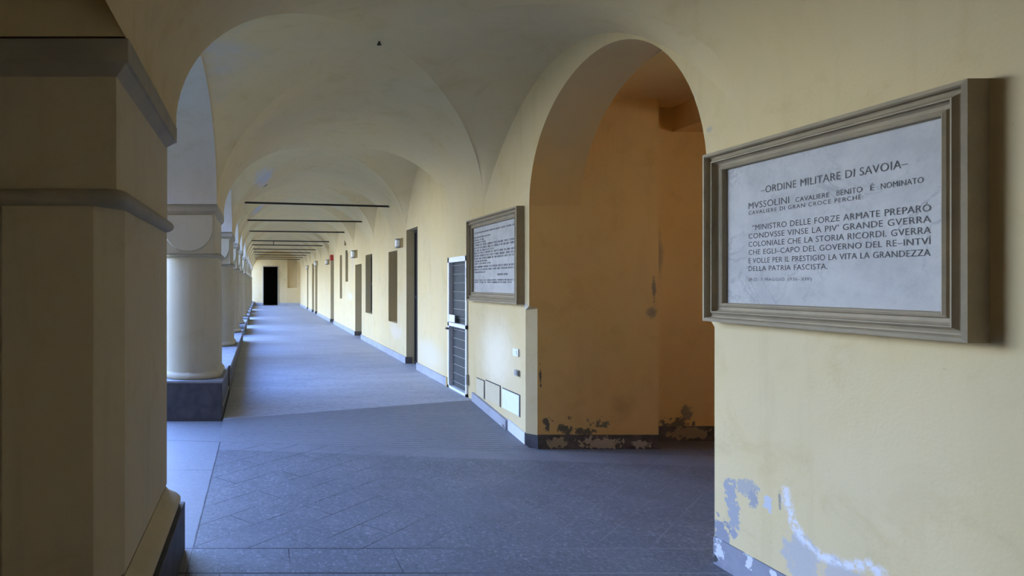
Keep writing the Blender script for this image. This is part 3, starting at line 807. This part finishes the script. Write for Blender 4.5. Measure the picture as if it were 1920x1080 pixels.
# ------------------------------------------------------------------ doors and windows of the right wall
def leaf(name, y0, y1, z0, z1, x, mat, bars=True, handle=False):
    m = MB(); m.box(x, x + 0.05, y0 - .0, y1 + .0, z0, z1); o = struct(m.build(name, mat))
    m = MB(); t = 0.06
    m.box(x - .02, x, y0, y0 + t, z0, z1); m.box(x - .02, x, y1 - t, y1, z0, z1); m.box(x - .02, x, y0 + t, y1 - t, z1 - t, z1); m.box(x - .02, x, y0 + t, y1 - t, z0, z0 + t)
    m.build('frame', mat, o)
    if bars:
        zc = (z0 + z1) / 2; m = MB(); m.box(x - .015, x, y0 + t, y1 - t, zc - .03, zc + .03); m.build('rail', mat, o)
    if handle:
        m = MB(); m.tube((x - .06, y0 + .1, 1.02), (x - .06, y0 + .2, 1.02), .012, 8); m.tube((x - .06, y0 + .1, 1.02), (x - .02, y0 + .1, 1.02), .012, 8); m.build('handle', M_GREYPLASTIC, o)
    return o
dn = 2; wn_ = 1
for i, (y0, y1, z0, z1, d) in enumerate(openings[1:]):
    if z0 < 0:
        leaf('door_%d' % dn, y0, y1, 0, z1, RW + d, M_DARKDOOR, True, True); dn += 1
    else:
        leaf('window_%d' % wn_, y0, y1, z0, z1, RW + d, M_DARKDOOR if i != 4 else M_ARCADE, i != 4); wn_ += 1
m = MB(); m.box(0.25, 1.28, 44.5, 44.55, 0, 2.8)

# white framed grated door
DY0, DY1 = 8.02, 8.83
m = MB(); m.box(RW + .04, RW + .07, DY0, DY1, 0.01, 1.99); d1 = struct(m.build('door_1', M_MESH))
m = MB(); xa, xb = RW - .025, RW + .045
for (a, b_, c, e) in ((DY0, DY0 + .05, 0, 2.0), (DY1 - .06, DY1, 0, 2.0), (DY0, DY1, 1.925, 2.0), (DY0, DY1, 0.955, 1.01), (DY0, DY1, 0.0, 0.04)):
    m.box(xa, xb, a, b_, c, e)
m.build('door_frame', M_WHITE, d1)
for k in range(7):
    for z in (1.01 + (k + .6) * 0.131, 0.04 + (k + .6) * 0.131):
        m = MB(); m.tube((RW + .028, DY0 + .05, z), (RW + .028, DY1 - .06, z), 0.0045, 6); m.build('bar', M_GREYPLASTIC, d1)
m = MB(); m.tube((RW - .06, DY1 - .03, 0.91), (RW - .06, DY1 - .13, 0.91), .012, 8); m.box(RW - .06, RW - .02, DY1 - .045, DY1 - .02, .895, .925); m.build('handle', M_BLACK, d1)
for z in (1.75, 0.25):
    m = MB(); m.box(RW - .035, RW + .01, DY0 - .035, DY0, z - .07, z + .07); m.build('hinge', M_GREYPLASTIC, d1)
m = MB(); m.box(RW - .028, RW - .022, 8.50, 8.75, 1.02, 1.13)
tag(m.build('notice', M_PAPER), 'small white paper notice fixed to the grated door', 'notice')

# ------------------------------------------------------------------ plaques
def frame_piece(m, y0, y1, z0, z1, steps):
    """moulded rectangular frame: steps = [(inset, projection)]"""
    loops = []
    for ins, pr in steps:
        loops.append([(RW - pr, y0 + ins, z0 + ins), (RW - pr, y0 + ins, z1 - ins), (RW - pr, y1 - ins, z1 - ins), (RW - pr, y1 - ins, z0 + ins)])
    m.grid(loops, False, True)

def text_mesh(body, y_left, y_right, z, cap, X, font_scale=1.45):
    """lettering on the wall between two positions; y decreases to the right"""
    space = 1.05
    for _ in range(4):
        cu = bpy.data.curves.new('text', 'FONT'); cu.body = body; cu.size = 1.0; cu.space_character = space; cu.space_word = 1.1
        cu.resolution_u = 3; cu.offset = 0.0
        o = bpy.data.objects.new('text', cu); COL.objects.link(o)
        me = bpy.data.meshes.new_from_object(o)
        vs = [v.co.copy() for v in me.vertices]; fs = [tuple(p.vertices) for p in me.polygons]
        bpy.data.objects.remove(o); bpy.data.curves.remove(cu); bpy.data.meshes.remove(me)
        ratio = (y_left - y_right) / ((max(v.x for v in vs) - min(v.x for v in vs)) * cap / 0.70)
        if len(body) < 2 or ratio < 1.05: break
        space = min(2.2, space * (1 + (ratio / 1.02 - 1) * 1.0))
    x0, x1 = min(v.x for v in vs), max(v.x for v in vs)
    sy = (y_left - y_right) / (x1 - x0); sz = cap / 0.70
    return [(X, y_left - (v.x - x0) * sy, z + v.y * sz) for v in vs], fs

STEPS = [(0, -.01), (0, .09), (.018, .095), (.024, .085), (.026, .062), (.034, .058), (.046, .066), (.058, .084), (.064, .084), (.066, .064), (.076, .05), (.092, .046), (.098, .058), (.108, .064), (.116, .058), (.120, .028)]
# large plaque on the right
PY0, PY1, PZ0, PZ1 = 2.285, 3.655, 1.362, 2.425
pl = empty('wall_plaque', (RW, (PY0 + PY1) / 2, PZ0), 'large marble plaque with legible dark lettering in a moulded stone frame, right foreground', 'plaque')
m = MB(); frame_piece(m, PY0, PY1, PZ0, PZ1, STEPS); world_build(m, 'frame', M_FRAME, pl)
m = MB(); m.box(RW - .03, RW + .01, PY0 + .1, PY1 - .1, PZ0 + .1, PZ1 - .1); world_build(m, 'slab', M_MARBLE, pl)
XT = RW - .0315
def yz(px, X=RW - .03): return F * X / (px - 488.0)
LINES = [('\u2013ORDINE MILITARE DI SAVOIA\u2013', 1427, 1703, 2.122, .040), ('MVSSOLINI', 1404, 1480, 2.042, .038), ('CAVALIERE', 1492, 1555, 2.042, .025), ('BENITO', 1569, 1617, 2.042, .028),
         ('\u00c9', 1632, 1640, 2.042, .028), ('NOMINATO', 1652, 1732, 2.042, .027), ('CAVALIERE DI GRAN CROCE PERCH\u00c9:', 1404, 1619, 2.008, .022),
         ('\u201cMINISTRO DELLE FORZE ARMATE PREPAR\u00d3', 1411, 1746, 1.914, .032), ('CONDVSSE VINSE LA PIV\u2019 GRANDE GVERRA', 1404, 1746, 1.866, .031),
         ('COLONIALE CHE LA STORIA RICORDI. GVERRA', 1404, 1746, 1.818, .031), ('CHE EGLI\u2013CAPO DEL GOVERNO DEL RE\u2013INTV\u00cd', 1404, 1746, 1.771, .030),
         ('E VOLLE PER IL PRESTIGIO LA VITA LA GRANDEZZA', 1404, 1745, 1.721, .030), ('DELLA PATRIA FASCISTA.', 1404, 1552, 1.675, .029), ('(R.D. 7 MAGGIO 1936\u2013XIV)', 1404, 1522, 1.616, .019)]
for body, pa, pb, z, cap in LINES:
    v, f = text_mesh(body, yz(pa), yz(pb), z, cap, XT)
    m = MB(); m.v = v; m.f = f; m.sm = [False] * len(f)
    world_build(m, 'inscription', M_LETTER if cap > .02 else M_LETTER2, pl)

# smaller plaque between the door and the arch: its lettering is too worn to read
QY0, QY1, QZ0, QZ1 = 6.31, 7.85, 1.37, 2.465
ql = empty('wall_plaque', (RW, (QY0 + QY1) / 2, QZ0), 'framed marble plaque with faint lettering between the grated door and the tall arch', 'plaque')
m = MB(); frame_piece(m, QY0, QY1, QZ0, QZ1, STEPS); world_build(m, 'frame', M_FRAME, ql)
m = MB(); m.box(RW - .03, RW + .01, QY0 + .1, QY1 - .1, QZ0 + .1, QZ1 - .1); world_build(m, 'slab', M_MARBLE, ql)
m = MB(); rnd = random.Random(3)
rows = [(.045, 0, 1, .5), (.12, 0, .42, .5), (.165, 0, .25, .5), (.205, 0, .3, .6), (.245, 0, 1, 1), (.29, 0, 1, 1), (.335, 0, .5, .6), (.375, 0, 1, .9), (.42, 0, 1, 1), (.465, 0, 1, .9), (.51, 0, .35, .6),
        (.55, 0, .42, .6), (.60, 0, 1, 1), (.645, 0, 1, .7), (.69, 0, .28, .5), (.735, .6, .84, 1), (.82, 0, 1, .45), (.855, 0, .92, .45)]
yl, yr_, zt, zh = QY1 - .15, QY0 + .16, QZ1 - .14, QZ1 - QZ0 - .28
for q, a, b_, w in rows:
    y = yl - a * (yl - yr_); yend = yl - b_ * (yl - yr_); z = zt - q * zh
    while y > yend + .02:
        n = rnd.randint(2, 8)
        for _ in range(n):                    # worn strokes standing for letters nobody can read any more
            h = .024 * (0.7 + .3 * w)
            m.box(RW - .0315, RW - .03, y - .006, y, z - h, z)
            if rnd.random() < .6: m.box(RW - .0315, RW - .03, y - .014, y - .006, z - .006, z)
            if rnd.random() < .5: m.box(RW - .0315, RW - .03, y - .013, y - .006, z - h * .6, z - h * .6 + .005)
            if rnd.random() < .5: m.box(RW - .0315, RW - .03, y - .016, y - .011, z - h, z)
            y -= .0215
            if y < yend: break
        y -= .02
world_build(m, 'inscription', M_LETTER2, ql)

# ------------------------------------------------------------------ small fittings on the right wall
def lamp(Y, z, s, label):
    root = empty('wall_lamp', (RW, Y, z), label, 'lamp')
    m = MB(); m.box(-.045 * s, 0, -.07 * s, .07 * s, -.09 * s, .10 * s); m.build('bracket', M_TAN, root, 0.004)
    m = MB(); m.tube((-.095 * s, 0, -.07 * s), (-.095 * s, 0, .06 * s), .05 * s, 16); lg = m.build('lamp_glass', M_GLASSW, root)
    m = MB(); m.tube((-.095 * s, 0, .06 * s), (-.095 * s, 0, .09 * s), .053 * s, 16); m.build('cap', M_GREYPLASTIC, lg)
    m = MB(); m.tube((-.095 * s, 0, -.10 * s), (-.095 * s, 0, -.07 * s), .053 * s, 16); m.build('cap', M_GREYPLASTIC, lg)
    return root
lamp(11.75, 2.44, 1.0, 'nearest white wall lamp, between the tall dark doorway and a window')
lamp(17.25, 2.50, 1.25, 'white and tan wall lamp above the lower grey doorway')
lamp(24.2, 2.52, 1.15, 'white wall lamp just beyond the red box')
lamp(29.0, 2.62, 1.25, 'small distant wall lamp before the tall far doorway')
lamp(34.4, 2.60, 1.15, 'smallest and farthest wall lamp in the corridor')
rb = empty('alarm_box', (RW, 22.75, 2.53), 'red box fixed high on the wall above a doorway', 'box')
m = MB(); m.box(-.13, 0, -.02, .16, 0, .23); m.build('housing', M_RED, rb, 0.01)
m = MB(); m.box(-.145, -.13, .0, .14, .03, .2); m.build('cover', plain('faded_red', (0.50, 0.22, 0.20), 0.5), rb)

def plate(name, y0, y1, z0, z1, t, mat, label, cat, inner=None):
    root = empty(name, (RW, (y0 + y1) / 2, z0), label, cat)
    m = MB(); m.box(RW - t, RW + .002, y0, y1, z0, z1); world_build(m, 'plate', mat, root, 0.002)
    if inner:
        n, im, k = inner; c1, c2 = (y0 + y1) / 2, (z0 + z1) / 2; a, b_ = (y1 - y0) * k, (z1 - z0) * k
        m = MB(); m.box(RW - t - .006, RW - t, c1 - a, c1 + a, c2 - b_, c2 + b_); world_build(m, n, im, root)
    return root
plate('light_switch', 6.43, 6.565, 0.775, 0.86, .02, M_WHITE, 'small white switch plate on the wall beside the arch corner', 'switch', ('rocker', M_LID, .28))
plate('socket_box', 6.42, 6.50, 0.555, 0.62, .03, M_GREYPLASTIC, 'small grey socket box below the white switch plate', 'socket', ('cover', M_GREYPLASTIC, .35))
def panel(y0, y1, z0, z1, mat, label):
    root = empty('access_panel', (RW, (y0 + y1) / 2, z0), label, 'panel')
    m = MB()
    m.box(RW - .004, RW + .002, y0 - .02, y0, z0 - .01, z1 + .012); m.box(RW - .004, RW + .002, y0, y1, z1, z1 + .012)
    world_build(m, 'gap', M_DARKDOOR, root)
    m = MB(); m.box(RW - .008, RW + .002, y0, y1, z0, z1); world_build(m, 'lid', mat, root, 0.001)
panel(6.43, 6.88, 0.105, 0.335, M_LID, 'white access panel low on the wall near the arch corner')
panel(6.95, 7.39, 0.105, 0.345, M_CREAMLID, 'cream access panel beside the white one, in the middle of three')
panel(7.44, 7.70, 0.10, 0.325, M_CREAMLID, 'narrow cream access panel nearest the grated door, low down')

# ------------------------------------------------------------------ things left on the kerb
b = empty('bag', (-0.72, 17.35, 0.0), 'small black bag standing in the first gap of the kerb', 'bag')
m = MB(); m.loft([rr(.10, .12, .05, 0, 0, 0), rr(.12, .14, .06, 0, 0, .1), rr(.11, .13, .05, 0, 0, .22), rr(.05, .07, .02, 0, 0, .29)], True); m.build('body', M_BLACK, b)
m = MB(); m.tube((-.04, 0, .28), (0, 0, .335), .01, 6); m.tube((0, 0, .335), (.04, 0, .28), .01, 6); m.build('handle', M_BLACK, b)
